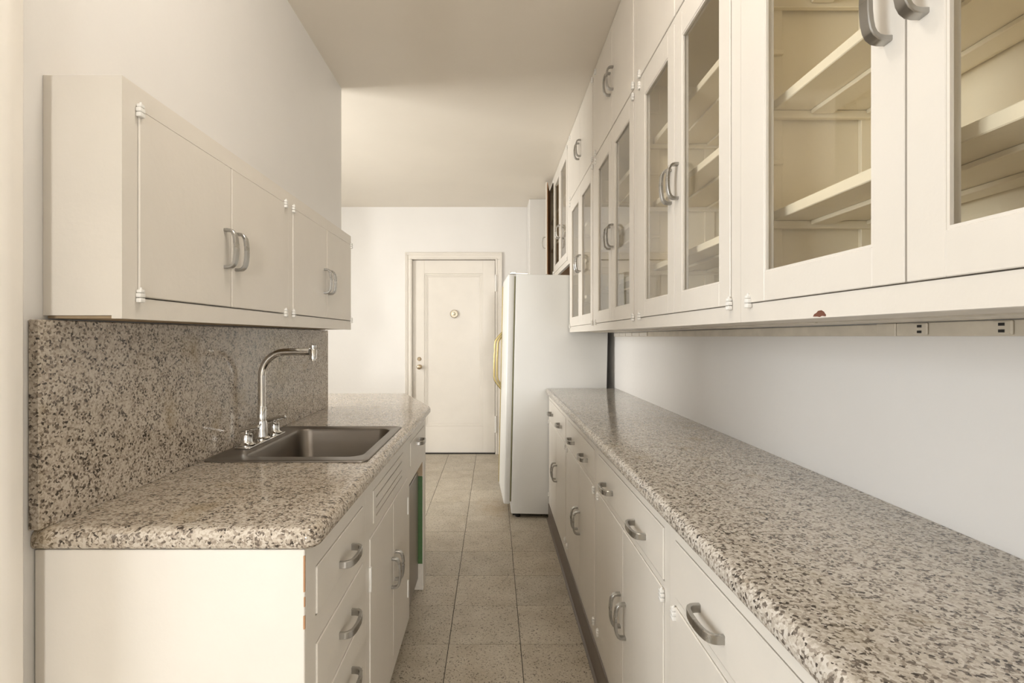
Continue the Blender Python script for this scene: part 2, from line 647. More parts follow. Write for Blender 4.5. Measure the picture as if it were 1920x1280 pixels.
# casing and jamb
bm = nb()
box(bm, DX0 - .02, DX0 - .001, YB - .001, YB + .10, 0, DZ + .02, .002)
box(bm, DX1 + .001, DX1 + .02, YB + .031, YB + .10, 0, DZ + .02, .002)
box(bm, DX0 - .02, DX1 + .02, YB - .001, YB + .10, DZ, DZ + .02, .002)
for (a, b2, t) in ((0, .075, .014), (.008, .020, .020), (.045, .075, .024), (.060, .072, .030)):
    box(bm, DX0 - b2, DX0 - a, YB - t, YB, 0, DZ + a - .0005, .003)
    box(bm, DX1 + a, DX1 + b2, YB - t, YB, 0, DZ + a - .0005, .003)
    box(bm, DX0 - b2, DX1 + b2, YB - t, YB, DZ + a, DZ + b2, .003)
struct('trim_2', bm, 'trim', 'cream moulded casing around the panelled door', 'trim')
struct('door_gap_shade', bx(DX0, DX1, YB + .005, YB + .10, 0, .006), 'dark', 'dark strip standing in for the shaded gap under the panelled door', 'trim')  # near-black strip paints the shade of the gap below the leaf
struct('baseboard_back', bx(XFAR, DX0 - .08, YB - .014, YB, 0, .13, .004), 'trim', 'white baseboard along the end wall', 'baseboard')


# ------------------------------------------------------------------ shared small parts
def handle_mesh(name):
    """flat-strap D pull, length along z, standing off along -x, feet at x=0"""
    L, P = .049, .030
    path = [(0, -L), (-.010, -L), (-.017, -L + .0015), (-.0225, -L + .006), (-.0262, -L + .013), (-.0285, -L + .024), (-.0297, -.012), (-.030, 0)]
    path = path + [(x, -z) for x, z in path[-2::-1]]
    bm = nb()
    rings = []
    n = len(path)
    for i, (x, z) in enumerate(path):
        a = path[max(i - 1, 0)]
        b = path[min(i + 1, n - 1)]
        t = Vector((b[0] - a[0], 0, b[1] - a[1])).normalized()
        nrm = Vector((t.z, 0, -t.x))
        th = .0040
        w = .0080 + .0008 * (1 - abs(2 * i / (n - 1) - 1))
        p = Vector((x, 0, z))
        c = .0013
        sec = [(-th, -w + c), (-th + c, -w), (th - c, -w), (th, -w + c), (th, w - c), (th - c, w), (-th + c, w), (-th, w - c)]
        rings.append([bm.verts.new(p + nrm * u + Vector((0, v, 0))) for u, v in sec])
    for a, b in zip(rings, rings[1:]):
        for i in range(8):
            bm.faces.new((a[i], a[(i + 1) % 8], b[(i + 1) % 8], b[i]))
    bm.faces.new(rings[0][::-1])
    bm.faces.new(rings[-1])
    bmesh.ops.recalc_face_normals(bm, faces=bm.faces)
    return to_mesh(name, bm, 'handle')


HANDLE = handle_mesh('handle')
hb = nb()
for z0, z1, w in ((-.0125, -.0035, .0075), (-.0025, .006, .0078), (.0068, .0135, .006)):
    box(hb, -.009, .001, -w, w, z0, z1, .0018, 2)
cyl(hb, (-.004, 0, .013), (-.004, 0, .0175), .003, .002, 8)
HINGE = to_mesh('hinge', hb, 'hinge')


def put_handle(x, y, z, s, vertical, parent):
    """s=+1 the face looks towards -x, s=-1 towards +x"""
    rot = [0, 0, 0]
    if s < 0:
        rot[2] = math.pi
    if not vertical:
        rot[0] = R(90)
    return inst('handle', HANDLE, (x, y, z), parent, tuple(rot))


def put_hinge(x, y, z, s, parent):
    return inst('hinge', HINGE, (x, y, z), parent, (0, 0, 0 if s > 0 else math.pi))


def frame(bm, s, xf, y0, y1, z0, z1, openings, th=.02):
    """face frame: everything between y0..y1, z0..z1 except the openings (grid cells)"""
    ys = sorted({y0, y1, *[o[0] for o in openings], *[o[1] for o in openings]})
    zs = sorted({z0, z1, *[o[2] for o in openings], *[o[3] for o in openings]})

    def solid(yc, zc):
        return not any(o[0] < yc < o[1] and o[2] < zc < o[3] for o in openings)
    # merge cells: full height columns first, then rows
    for ya, yb in zip(ys, ys[1:]):
        yc = (ya + yb) / 2
        run = None
        for za, zb in zip(zs, zs[1:]):
            if solid(yc, (za + zb) / 2):
                if run is None:
                    run = [za, zb]
                else:
                    run[1] = zb
            else:
                if run:
                    box(bm, xf, xf + s * th, ya, yb, *run)
                run = None
        if run:
            box(bm, xf, xf + s * th, ya, yb, *run)
    bmesh.ops.remove_doubles(bm, verts=bm.verts, dist=1e-5)


GAP = .0018


def slab(name, s, xf, y0, y1, z0, z1, parent, proud=.003, th=.016, matn='cab', bev=.002):
    return obj(name, bx(xf - s * proud, xf + s * th, y0 + GAP, y1 - GAP, z0 + GAP + .0012, z1 - GAP, bev=bev), matn, parent)


# ------------------------------------------------------------------ right base cabinets
XBR = .390
XWR = XR
BASE = [-.46, .32, 1.10, 1.878, 2.64, 3.49]
base_lab = ['cream base cabinet at the end of the long counter farthest from the refrigerator',
            'fourth cream base cabinet from the refrigerator under the long counter',
            'third cream base cabinet from the refrigerator under the long counter',
            'second cream base cabinet from the refrigerator under the long counter',
            'cream base cabinet right beside the refrigerator under the long counter']
for i, (y0, y1) in enumerate(zip(BASE, BASE[1:])):
    t = thing('base_cabinet', base_lab[i], 'cabinet', (XBR, y0, 0), 'base cabinets under the long counter')
    ym = (y0 + y1) / 2
    st = .034
    ops = [(y0 + st, y1 - st, .722, .846), (y0 + st, y1 - st, .172, .706)]
    bm = nb()
    frame(bm, 1, XBR, y0 + .0004, y1 - .0004, .0, .879, ops)
    box(bm, XBR + .02, XWR - .002, y0 + .001, y1 - .001, .0, .879)
    obj('body', bm, 'cab', t, smooth=False)
    d = slab('drawer', 1, XBR, *ops[0], t)
    for yh in (y0 + .215, y1 - .215):
        put_handle(XBR - .003, yh, .772, 1, False, d)
    for k, (a, b2) in enumerate(((y0 + st, ym), (ym, y1 - st))):
        d = slab('door', 1, XBR, a, b2, .172, .706, t)
        put_handle(XBR - .003, ym + (-.03, .03)[k], .447, 1, True, d)
        yh = (a + .004, b2 - .004)[k]
        put_hinge(XBR - .002, yh, .690, 1, d)
        put_hinge(XBR - .002, yh, .186, 1, d)

# brown vinyl cove base
prof = [(XBR - .001, 0.0), (XBR - .016, 0.0), (XBR - .016, .004), (XBR - .008, .010), (XBR - .005, .022), (XBR - .005, .112), (XBR - .001, .114)]
struct('baseboard_right', extrude_profile(nb(), prof, -.46, 3.49), 'cove', 'dark brown vinyl cove base under the long row of base cabinets', 'baseboard', smooth=True)

# ------------------------------------------------------------------ countertops
def bull(poly, top, th, rad, name, matn='granite', hole=None, sharp=()):
    """slab with rounded edges; the outline is inset ring by ring; hole = rectangle cut out"""
    n = len(poly)

    def inset(d):
        out = []
        for i in range(n):
            p0, p1, p2 = Vector(poly[i - 1]), Vector(poly[i]), Vector(poly[(i + 1) % n])
            e1, e2 = (p1 - p0).normalized(), (p2 - p1).normalized()
            n1, n2 = Vector((-e1.y, e1.x)), Vector((-e2.y, e2.x))
            d1 = 0 if (i - 1) % n in sharp else d
            d2_ = 0 if i in sharp else d
            # solve for offset point
            det = n1.x * n2.y - n1.y * n2.x
            if abs(det) < 1e-6:
                out.append(p1 + n1 * d1)
            else:
                ax = (d1 * n2.y - d2_ * n1.y) / det
                ay = (n1.x * d2_ - n2.x * d1) / det
                out.append(p1 + Vector((ax, ay)))
        return out
    rings = []
    steps = 7
    for k in range(steps + 1):
        a = math.pi / 2 * k / steps
        rings.append((rad * (1 - math.sin(a)), top - th + rad * .6 * (1 - math.cos(a))))
    # lower quarter uses a flatter curve, upper quarter a full one
    low = [(rad * .6 * (1 - math.sin(math.pi / 2 * k / 4)), top - th + rad * .6 * (1 - math.cos(math.pi / 2 * k / 4))) for k in range(5)]
    hi = [(rad * (1 - math.cos(math.pi / 2 * k / steps)), top - rad + rad * math.sin(math.pi / 2 * k / steps)) for k in range(steps + 1)]
    rs = low + hi
    bm = nb()
    vr = [[bm.verts.new((p.x, p.y, z)) for p in inset(d)] for d, z in rs]
    for a, b in zip(vr, vr[1:]):
        for i in range(n):
            bm.faces.new((a[i], a[(i + 1) % n], b[(i + 1) % n], b[i]))
    if hole:
        hx0, hx1, hy0, hy1 = hole
        for ring, zz in ((vr[0], top - th), (vr[-1], top)):
            hv = [bm.verts.new((x, y, zz)) for x, y in ((hx0, hy0), (hx1, hy0), (hx1, hy1), (hx0, hy1))]
            es = [bm.edges.get((ring[i], ring[(i + 1) % n])) for i in range(n)]
            es += [bm.edges.new((hv[i], hv[(i + 1) % 4])) for i in range(4)]
            bmesh.ops.triangle_fill(bm, use_beauty=True, use_dissolve=False, edges=es)
            if zz == top:
                top_h = hv
            else:
                bot_h = hv
        for i in range(4):
            bm.faces.new((bot_h[i], bot_h[(i + 1) % 4], top_h[(i + 1) % 4], top_h[i]))
    else:
        bm.faces.new(vr[0][::-1])
        bm.faces.new(vr[-1])
    bmesh.ops.recalc_face_normals(bm, faces=bm.faces)
    o = obj(name, bm, matn)
    return o


CT = .920
o = bull([(.368, -.46), (XR - .001, -.46), (XR - .001, 3.492), (.368, 3.492)], CT, .040, .020, 'countertop', sharp=(1,))
tag(o, 'long speckled granite countertop running from the refrigerator', 'countertop')

# ------------------------------------------------------------------ right wall cabinets with glass doors
XU = .535
UP = [-.56, .21, 1.077, 1.851, 2.63, 3.49]
UZ0, UZ1 = 1.311, 2.690
up_lab = ['tall glass-door wall cabinet farthest from the refrigerator',
          'tall glass-door wall cabinet with a brown paint chip on its bottom rail',
          'third tall glass-door wall cabinet from the refrigerator',
          'second tall glass-door wall cabinet from the refrigerator',
          'tall glass-door wall cabinet right beside the refrigerator']
SH = [EYE + .262, EYE + .492, EYE + .722]


def glass_door(s, xf, y0, y1, z0, z1, parent, stile=.055, top=.068, bot=.056):
    y0, y1, z0, z1 = y0 + GAP, y1 - GAP, z0 + GAP, z1 - GAP
    bm = nb()
    xa, xb = xf - s * .003, xf + s * .017
    box(bm, xa, xb, y0, y0 + stile, z0, z1, .0012)
    box(bm, xa, xb, y1 - stile, y1, z0, z1, .0012)
    box(bm, xa, xb, y0 + stile, y1 - stile, z0, z0 + bot, .0012)
    box(bm, xa, xb, y0 + stile, y1 - stile, z1 - top, z1, .0012)
    d = obj('glass_door', bm, 'cab', parent, smooth=False)
    obj('pane', bx(xf + s * .004, xf + s * .007, y0 + stile - .002, y1 - stile + .002, z0 + bot - .002, z1 - top + .002), 'glass', d, smooth=False)
    # putty bead around the pane
    bm = nb()
    xa, xb = xf - s * .001, xf + s * .0038
    box(bm, xa, xb, y0 + stile, y0 + stile + .004, z0 + bot, z1 - top)
    box(bm, xa, xb, y1 - stile - .004, y1 - stile, z0 + bot, z1 - top)
    box(bm, xa, xb, y0 + stile + .004, y1 - stile - .004, z0 + bot, z0 + bot + .004)
    box(bm, xa, xb, y0 + stile + .004, y1 - stile - .004, z1 - top - .004, z1 - top)
    obj('glazing_bead', bm, 'cab', d, smooth=False)
    return d


def shelf_mesh(y0, y1, x0, x1, z):
    """painted board, top at z, with two stiffening battens below"""
    bm = nb()
    box(bm, x0, x1, y0, y1, z - .020, z, .0015)
    for xc in (x0 + .075, x0 + .19):
        box(bm, xc, xc + .045, y0 + .012, y1 - .012, z - .029, z - .0205, .001)
    return bm


for i, (y0, y1) in enumerate(zip(UP, UP[1:])):
    t = thing('wall_cabinet', up_lab[i], 'cabinet', (XU, y0, UZ0), 'tall glass-door wall cabinets')
    st = .041
    ya, yb, ym = y0 + st, y1 - st, (y0 + y1) / 2
    zl0, zl1, zu0, zu1 = EYE + .0685, EYE + .922, EYE + .940, EYE + 1.386
    bm = nb()
    frame(bm, 1, XU, y0 + .0004, y1 - .0004, UZ0, UZ1, [(ya, yb, zl0, zl1), (ya, yb, zu0, zu1)])
    obj('face_frame', bm, 'cab', t, smooth=False)
    bm = nb()
    xb_ = XR - .001
    box(bm, XU + .02, xb_, y0 + .0006, y0 + .018, UZ0 + .012, UZ1)
    box(bm, XU + .02, xb_, y1 - .018, y1 - .0006, UZ0 + .012, UZ1)
    box(bm, XU + .02, xb_, y0 + .018, y1 - .018, UZ0 + .012, zl0 + .002)
    box(bm, XU + .02, xb_, y0 + .018, y1 - .018, zl1 - .002, zu0 + .004)
    box(bm, XU + .02, xb_, y0 + .018, y1 - .018, UZ1 - .018, UZ1)
    box(bm, xb_ - .010, xb_, y0 + .018, y1 - .018, zl0 + .002, UZ1 - .018)
    obj('carcass', bm, 'inside', t, smooth=False)
    # slotted standards on both sides
    for yy0, yy1 in ((y0 + .018, y0 + .028), (y1 - .028, y1 - .018)):
        bm = nb()
        box(bm, XU + .024, XU + .074, yy0, yy1, zl0 + .003, zl1 - .003, .001)
        box(bm, XU + .24, XU + .275, yy0, yy1, zl0 + .003, zl1 - .003, .001)
        obj('shelf_standard', bm, 'inside', t, smooth=False)
        inner = yy1 if yy0 < ym else yy0
        sg = 1 if yy0 < ym else -1
        for zc in (EYE + .145, EYE + .365, EYE + .595, EYE + .82):
            obj('cleat', bx(XU + .024, XU + .072, inner, inner + sg * .009, zc - .005, zc + .005, .001), 'inside', t, smooth=False)
        for zc in SH:
            obj('cleat', bx(XU + .030, XU + .29, inner, inner + sg * .012, zc - .036, zc - .0205, .001), 'inside', t, smooth=False)
    for zc in SH:
        obj('shelf', shelf_mesh(y0 + .030, y1 - .030, XU + .050, xb_ - .012, zc), 'inside', t, smooth=False)
    for k, (a, b2) in enumerate(((ya, ym), (ym, yb))):
        d = glass_door(1, XU, a, b2, zl0, zl1, t)
        put_handle(XU - .003, ym + (-.028, .028)[k], EYE + .448, 1, True, d)
        yh = (a + .001, b2 - .001)[k]
        put_hinge(XU - .002, yh, zl0 + .004, 1, d)
        put_hinge(XU - .002, yh, zl1 - .012, 1, d)
        d = slab('upper_door', 1, XU, a, b2, zu0, zu1, t)
        put_handle(XU - .003, ym + (-.028, .028)[k], EYE + 1.148, 1, True, d)
        put_hinge(XU - .002, yh, zu0 + .012, 1, d)
        put_hinge(XU - .002, yh, zu1 - .012, 1, d)
    if i == 1:
        pts = [(.833, 1.3135), (.830, 1.3175), (.824, 1.3195), (.820, 1.3225), (.812, 1.3232), (.806, 1.3205), (.801, 1.3150), (.802, 1.3128), (.811, 1.3140), (.816, 1.3122), (.822, 1.3132)]
        bm = nb()
        a = [bm.verts.new((XU - .0006, y, z)) for y, z in pts]
        b = [bm.verts.new((XU + .002, y, z)) for y, z in pts]
        bm.faces.new(a)
        for q in range(len(pts)):
            bm.faces.new((a[q], a[(q + 1) % len(pts)], b[(q + 1) % len(pts)], b[q]))
        bmesh.ops.recalc_face_normals(bm, faces=bm.faces)
        obj('paint_chip', bm, 'chip', t, 'dark red-brown chip in the paint')

# ------------------------------------------------------------------ globe lamp added out of view for fill light
t = thing('added_fill_lamp', 'added globe lamp out of view, giving fill light from the kitchen ceiling', 'lamp', (-.12, 1.0, CEIL))
obj('canopy', lathe(nb(), (-.12, 1.0, CEIL - .045), [(.05, 0), (.075, .012), (.08, .045)]), 'hinge', t)
obj('globe', lathe(nb(), (-.12, 1.0, CEIL - .24), [(.005, 0), (.05, .010), (.085, .036), (.105, .075), (.110, .105), (.103, .140), (.08, .172), (.055, .192), (.05, .196)]), 'globe', t)

# stained underside boards hang a little below the cabinets
for i, (y0, y1) in enumerate(zip(UP, UP[1:])):
    t = [o for o in COL.objects if o.name.startswith('wall_cabinet')][i]
    bm = nb()
    box(bm, XU + .03, XU + .16, y0 + .004, y1 - .004, UZ0 + .001, UZ0 + .0115)
    box(bm, XU + .164, XR - .016, y0 + .004, y1 - .004, UZ0 - .002, UZ0 + .0115)
    obj('underside_board', bm, 'race', t, smooth=False)

# ------------------------------------------------------------------ cabinets above the refrigerator
t = thing('over_fridge_cabinet', 'glass-door cabinet above the refrigerator with one brown-backed door ajar', 'cabinet', (XU, 3.49, EYE + .515))
z0, z1 = EYE + .515, UZ1
y0, y1 = 3.4908, 4.84
bm = nb()
frame(bm, 1, XU, y0, y1, z0, z1, [(3.60, 4.40, z0 + .04, EYE + 1.38), (4.43, 4.80, z0 + .04, EYE + 1.38)])
obj('face_frame', bm, 'cab', t, smooth=False)
bm = nb()
xb_ = XR - .001
box(bm, XU + .02, xb_, y0, y0 + .016, z0 + .012, z1)
box(bm, XU + .02, xb_, y1 - .016, y1, z0 + .012, z1)
box(bm, XU + .02, xb_, 4.407, 4.423, z0 + .03, z1 - .016)
box(bm, XU + .02, xb_, y0 + .016, y1 - .016, z1 - .016, z1)
box(bm, xb_ - .01, xb_, y0 + .016, y1 - .016, z0 + .03, z1 - .016)
obj('carcass', bm, 'inside', t, smooth=False)
obj('underside_board', bx(XU + .02, xb_, y0 + .016, y1 - .016, z0 + .012, z0 + .03), 'wood', t, 'bare brown underside', smooth=False)
for zc in (EYE + .83, EYE + 1.1):
    obj('shelf', bx(XU + .022, xb_ - .012, 3.51, 4.405, zc - .02, zc, .001), 'inside', t, smooth=False)
    obj('shelf', bx(XU + .022, xb_ - .012, 4.425, 4.822, zc - .02, zc, .001), 'inside', t, smooth=False)
for k, (a, b2) in enumerate(((3.60, 4.0), (4.0, 4.40))):
    d = glass_door(1, XU, a, b2, z0 + .04, EYE + 1.38, t, stile=.05)
    put_handle(XU - .003, 4.0 + (-.03, .03)[k], EYE + .84, 1, True, d)
    yh = (a + .001, b2 - .001)[k]
    put_hinge(XU - .002, yh, z0 + .046, 1, d)
    put_hinge(XU - .002, yh, EYE + 1.368, 1, d)
# the door that stands ajar: painted outside, brown inside
hy = 4.798
d = obj('ajar_door', bx(XU - .002, XU + .010, hy - .364, hy, z0 + .043, EYE + 1.377, .001), 'cab', t)
d.data.transform(Matrix.Translation(-(Vector((XU, hy, 0)) - ORG[t.name])))
d.location = Vector((XU, hy, 0)) - ORG[t.name]
d.rotation_euler = (0, 0, R(-10.5))
bk = bpy.data.objects.new('door_back', to_mesh('door_back', bx(.0105, .0145, -.362, -.004, z0 + .046, EYE + 1.374), 'wood', False, (0, 0, 0)))
COL.objects.link(bk)
bk.parent = d
bk['label'] = 'unpainted brown back of the door'
h = bpy.data.objects.new('handle', HANDLE)
COL.objects.link(h)
h.parent = d
h.location = (-.002, -.335, EYE + .843)

# ------------------------------------------------------------------ power strip along the wall under the glass cabinets
t = thing('nailing_strip', 'narrow beige strip on the wall under the glass cabinets', 'strip', (XR, 1.1, EYE))
obj('board', bx(XR - .014, XR - .0005, 1.095, 3.485, EYE + .001, EYE + .027, .0015), 'race', t)
for k in range(5):
    obj('block', bx(XR - .020, XR - .0142, 2.72 + k * .15, 2.855 + k * .15, EYE + .004, EYE + .024, .001), 'trim', t)
t = thing('outlet_raceway', 'aged beige metal raceway with small outlets on the wall under the glass cabinets', 'power strip', (XR, .8, EYE))
obj('channel', bx(XR - .016, XR - .0005, -.55, 1.04, EYE + .001, EYE + .028, .0015), 'race', t)
obj('end_cap', bx(XR - .0175, XR - .0005, 1.041, 1.093, EYE + .001, EYE + .028, .0015), 'race', t)
for yc in (.977, .819, .40, .0):
    oo = obj('outlet', bx(XR - .0215, XR - .0162, yc - .016, yc + .016, EYE + .003, EYE + .027, .002), 'race', t)
    for dz in (-.0055, .0055):
        obj('slot', bx(XR - .0222, XR - .0212, yc - .005, yc + .005, EYE + .015 + dz - .0025, EYE + .015 + dz + .0025), 'black', oo)

# ------------------------------------------------------------------ refrigerator
FX, FY = .124, 3.505
fr = thing('refrigerator', 'white two-door refrigerator with brass handle at the end of the long counter', 'refrigerator', (FX, FY, 0))
fr.rotation_euler = (0, R(1.2), 0)


def fbox(*a, **k):
    b = bx(*a, **k)
    bmesh.ops.translate(b, verts=b.verts, vec=(FX, FY, 0))
    return b


obj('body', fbox(0, .655, 0, .88, .035, 1.722, bev=.006, seg=2), 'fridge', fr)
obj('toe_grille', fbox(.012, .05, .02, .86, .018, .10), 'dark', fr)
for (fx, fy) in ((.05, .05), (.05, .83), (.60, .05), (.60, .83)):
    obj('foot', cyl(nb(), (FX + fx, FY + fy, .0 - .0 if fx < .3 else .0125), (FX + fx, FY + fy, .04), .018, n=12), 'dark', fr)


def fdoor(ya, yb, hinge_y, ang, name):
    """door hinged at hinge_y (local), with gasket, brass edge strip and bowed handle"""
    w = abs(yb - ya)
    sg = 1 if hinge_y == ya else -1
    me = to_mesh(name, bx(-.054, -.010, 0, sg * w, .10, 1.720, bev=.010, seg=3), 'fridge')
    d = bpy.data.objects.new(name, me)
    COL.objects.link(d)
    d.parent = fr
    d.location = (0, hinge_y, 0)
    d.rotation_euler = (0, 0, R(ang) * sg)

    def sub(nm, bm, mt, lab=None):
        o = bpy.data.objects.new(nm, to_mesh(nm, bm, mt))
        COL.objects.link(o)
        o.parent = d
        if lab:
            o['label'] = lab
    sub('gasket', bx(-.0098, -.001, sg * .012, sg * (w - .012), .115, 1.707, .002), 'gasket')
    e = sg * w
    sub('edge_strip', bx(-.060, -.012, e, e + sg * .005, .115, 1.68, .001), 'brass', 'brass edge strip')
    q = e - sg * .004
    sub('handle', sweep(nb(), [(-.050, q, 1.312), (-.060, q, 1.306), (-.088, q, 1.272), (-.106, q, 1.245), (-.110, q, 1.225), (-.114, q, 1.09), (-.112, q, .955), (-.106, q, .930), (-.086, q, .900), (-.060, q, .868), (-.050, q, .862)], .0085, 12), 'brass', 'bowed brass handle')
    return d


fdoor(.004, .500, .004, 3.0, 'door')
fdoor(.512, .876, .876, 0.4, 'door')
bm = nb()
box(bm, -.045, .085, .006, .045, 1.7225, 1.730, .002)
box(bm, -.040, .0, .010, .040, 1.730, 1.738, .003)
bmesh.ops.translate(bm, verts=bm.verts, vec=(FX, FY, 0))
obj('top_hinge', bm, 'chrome', fr)

# ------------------------------------------------------------------ left counter, backsplash, sink
LX = -.328
XS = XL + .021            # backsplash face
SX0, SX1, SY0, SY1 = -.838, -.362, 1.425, 1.985
arc = [(LX - .03 + .03 * math.sin(a), .93 + .03 - .03 * math.cos(a)) for a in [R(15 * k) for k in range(0, 7)]]
poly = [(XL + .001, .93)] + arc + [(LX, 2.60), (LX - .004, 2.618), (-.545, 3.17), (XL + .001, 3.17)]
o = bull(poly, CT, .040, .020, 'countertop', 'granite2', hole=(SX0 + .012, SX1 - .012, SY0 + .012, SY1 - .012), sharp=(len(poly) - 1, len(poly) - 2))
tag(o, 'speckled granite countertop with clipped corner holding the sink', 'countertop')
o = bull([(-1.40, 2.572), (XL - .0005, 2.572), (XL - .0005, 3.17), (-1.40, 3.17)], CT, .040, .020, 'countertop', 'granite2', sharp=(1, 2, 0))
tag(o, 'short granite slab joined to the sink counter past the wall end', 'countertop')
o = obj('backsplash', bx(XL + .0005, XS, .925, 2.545, CT, EYE + .032, .0015), 'granite2')
tag(o, 'tall speckled granite backsplash behind the sink', 'backsplash')

# sink: flange, faucet deck and bowl in one pressed sheet
sk = thing('sink', 'drop-in stainless steel sink in the granite counter', 'sink', ((SX0 + SX1) / 2, (SY0 + SY1) / 2, CT))


def rrect(x0, x1, y0, y1, r, n=6):
    pts = []
    for cx, cy, a0 in ((x1 - r, y0 + r, -90), (x1 - r, y1 - r, 0), (x0 + r, y1 - r, 90), (x0 + r, y0 + r, 180)):
        for k in range(n + 1):
            a = R(a0 + 90 * k / n)
            pts.append((cx + r * math.cos(a), cy + r * math.sin(a)))
    return pts


bm = nb()
BX0, BX1, BY0, BY1 = -.752, -.396, 1.487, 1.945
rings = [
    (rrect(SX0, SX1, SY0, SY1, .022), CT + .0004),
    (rrect(SX0 + .002, SX1 - .002, SY0 + .002, SY1 - .002, .022), CT + .004),
    (rrect(SX0 + .010, SX1 - .010, SY0 + .010, SY1 - .010, .022), CT + .0055),
    (rrect(SX0 + .016, SX1 - .016, SY0 + .016, SY1 - .016, .02), CT + .0035),
    (rrect(BX0 - .006, BX1 + .006, BY0 - .006, BY1 + .006, .052), CT + .0030),
    (rrect(BX0, BX1, BY0, BY1, .048), CT + .0005),
    (rrect(BX0 + .004, BX1 - .004, BY0 + .004, BY1 - .004, .046), CT - .008),
    (rrect(BX0 + .010, BX1 - .010, BY0 + .010, BY1 - .010, .046), CT - .130),
    (rrect(BX0 + .022, BX1 - .022, BY0 + .022, BY1 - .022, .05), CT - .160),
    (rrect(BX0 + .050, BX1 - .050, BY0 + .050, BY1 - .050, .06), CT - .170),
    (rrect(-.574 - .03, -.574 + .03, 1.716 - .03, 1.716 + .03, .0299), CT - .176),
]
vr = [[bm.verts.new((x, y, z)) for x, y in p] for p, z in rings]
n_ = len(vr[0])
for a, b in zip(vr, vr[1:]):
    for i in range(n_):
        bm.faces.new((a[i], a[(i + 1) % n_], b[(i + 1) % n_], b[i]))
bm.faces.new(vr[-1])
bmesh.ops.recalc_face_normals(bm, faces=bm.faces)
for f in bm.faces:
    pass
bo = obj('basin', bm, 'sink', sk)
sol = bo.modifiers.new('sheet', 'SOLIDIFY')
sol.thickness = .0012
sol.offset = -1
obj('drain', lathe(nb(), (-.574, 1.716, CT - .1755), [(.042, 0), (.042, .002), (.034, .004), (.028, .0015), (.001, .0015)]), 'chrome', sk)

# faucet
FA = Vector((-.796, 1.712, CT + .0036))
fa = thing('faucet', 'chrome gooseneck faucet with two lever handles on the sink deck', 'faucet', FA)
bm = nb()
box(bm, FA.x - .026, FA.x + .026, FA.y - .135, FA.y + .135, FA.z, FA.z + .006, .0025, 2)
obj('deck_plate', bm, 'chrome', fa)
obj('body', lathe(nb(), (FA.x, FA.y, FA.z + .006), [(.028, 0), (.028, .004), (.021, .009), (.0185, .03), (.0175, .056), (.0165, .062), (.001, .062)]), 'chrome', fa)
pts = [(FA.x, FA.y, FA.z + .064), (FA.x, FA.y, FA.z + .115)]
rb = .082
zc = FA.z + .222
for k in range(0, 11):
    a = R(90 * k / 10)
    pts.append((FA.x + rb - rb * math.cos(a), FA.y, zc + rb * math.sin(a)))
pts.append((FA.x + .165, FA.y, zc + rb + .001))
sp = obj('spout', sweep(nb(), pts, .0122), 'chrome', fa)
obj('collar', lathe(nb(), (FA.x, FA.y, FA.z + .062), [(.0145, 0), (.0145, .05), (.0125, .054), (.0125, .056)]), 'chrome', fa)
ex = FA.x + .176
obj('aerator', lathe(nb(), (ex, FA.y, zc + rb - .030), [(.008, 0), (.0085, .006), (.0125, .0065), (.0125, .036), (.0105, .040), (.0045, .0402), (.0045, .046), (.0115, .0462), (.0115, .0525), (.001, .0527)]), 'chrome', sp)
for dy, ang in ((-.105, 12), (.098, 8)):
    hb_ = obj('valve', lathe(nb(), (FA.x, FA.y + dy, FA.z + .006), [(.027, 0), (.027, .004), (.020, .008), (.0178, .012), (.0178, .036), (.015, .0385), (.006, .039), (.006, .052), (.001, .052)]), 'chrome', fa)
    c = Vector((FA.x, FA.y + dy, FA.z + .058))
    u = Vector((math.cos(R(ang)), -math.sin(R(ang)) * .6, .20)).normalized()
    obj('lever', sweep(nb(), [c - u * .028, c - u * .026, c + u * .042, c + u * .044], [.004, .007, .007, .004], 12), 'chrome', hb_)

# ------------------------------------------------------------------ left base cabinets
XBL = -.355
ZT = .879


def left_body(bm, y0, y1, ops, toe=True):
    frame(bm, -1, XBL, y0 + .0004, y1 - .0004, .094, ZT, ops)
    box(bm, XBL - .02, XL + .002, y0 + .001, y1 - .001, .094, ZT)
    box(bm, XBL - .065, XL + .002, y0 + .001, y1 - .001, 0, .0945)


# drawer unit with the big plain end panel
t = thing('drawer_cabinet', 'cream drawer cabinet with plain end panel at the doorway end of the sink counter', 'cabinet', (XBL, .945, 0))
y0, y1 = .945, 1.385
dz = [(.722, .822), (.562, .668), (.427, .524), (.262, .386), (.12, .222)]
ops = [(.994, 1.352, a, b) for a, b in dz]
bm = nb()
frame(bm, -1, XBL, y0, y1 - .0004, .094, ZT, ops)
box(bm, XBL - .02, XL + .002, y0 + .0003, y1 - .001, .094, ZT)
box(bm, XBL - .065, XL + .002, y0 + .0003, y1 - .001, 0, .0945)
obj('body', bm, 'cab', t, smooth=False)
obj('end_panel', bx(XBL + .0, XL + .002, y0 - .008, y0 - .0002, 0, ZT, .0015), 'cab', t, smooth=False)
for q, (a, b) in enumerate(dz):
    d = slab('drawer', -1, XBL, .994, 1.352, a, b, t)
    put_handle(XBL + .003, 1.19, a + (.036, .034, .024, .05, .04)[q], -1, False, d)
bm = nb()
for za, zb, w in ((.868, .80, .0022), (.79, .772, .0015), (.755, .73, .0024)):
    box(bm, XBL - w, XBL + .0006, y0 - .0088, y0 - .0055, zb, za)
obj('paint_chip', bm, 'chipo', t, 'orange-brown bare wood where the edge paint is chipped')

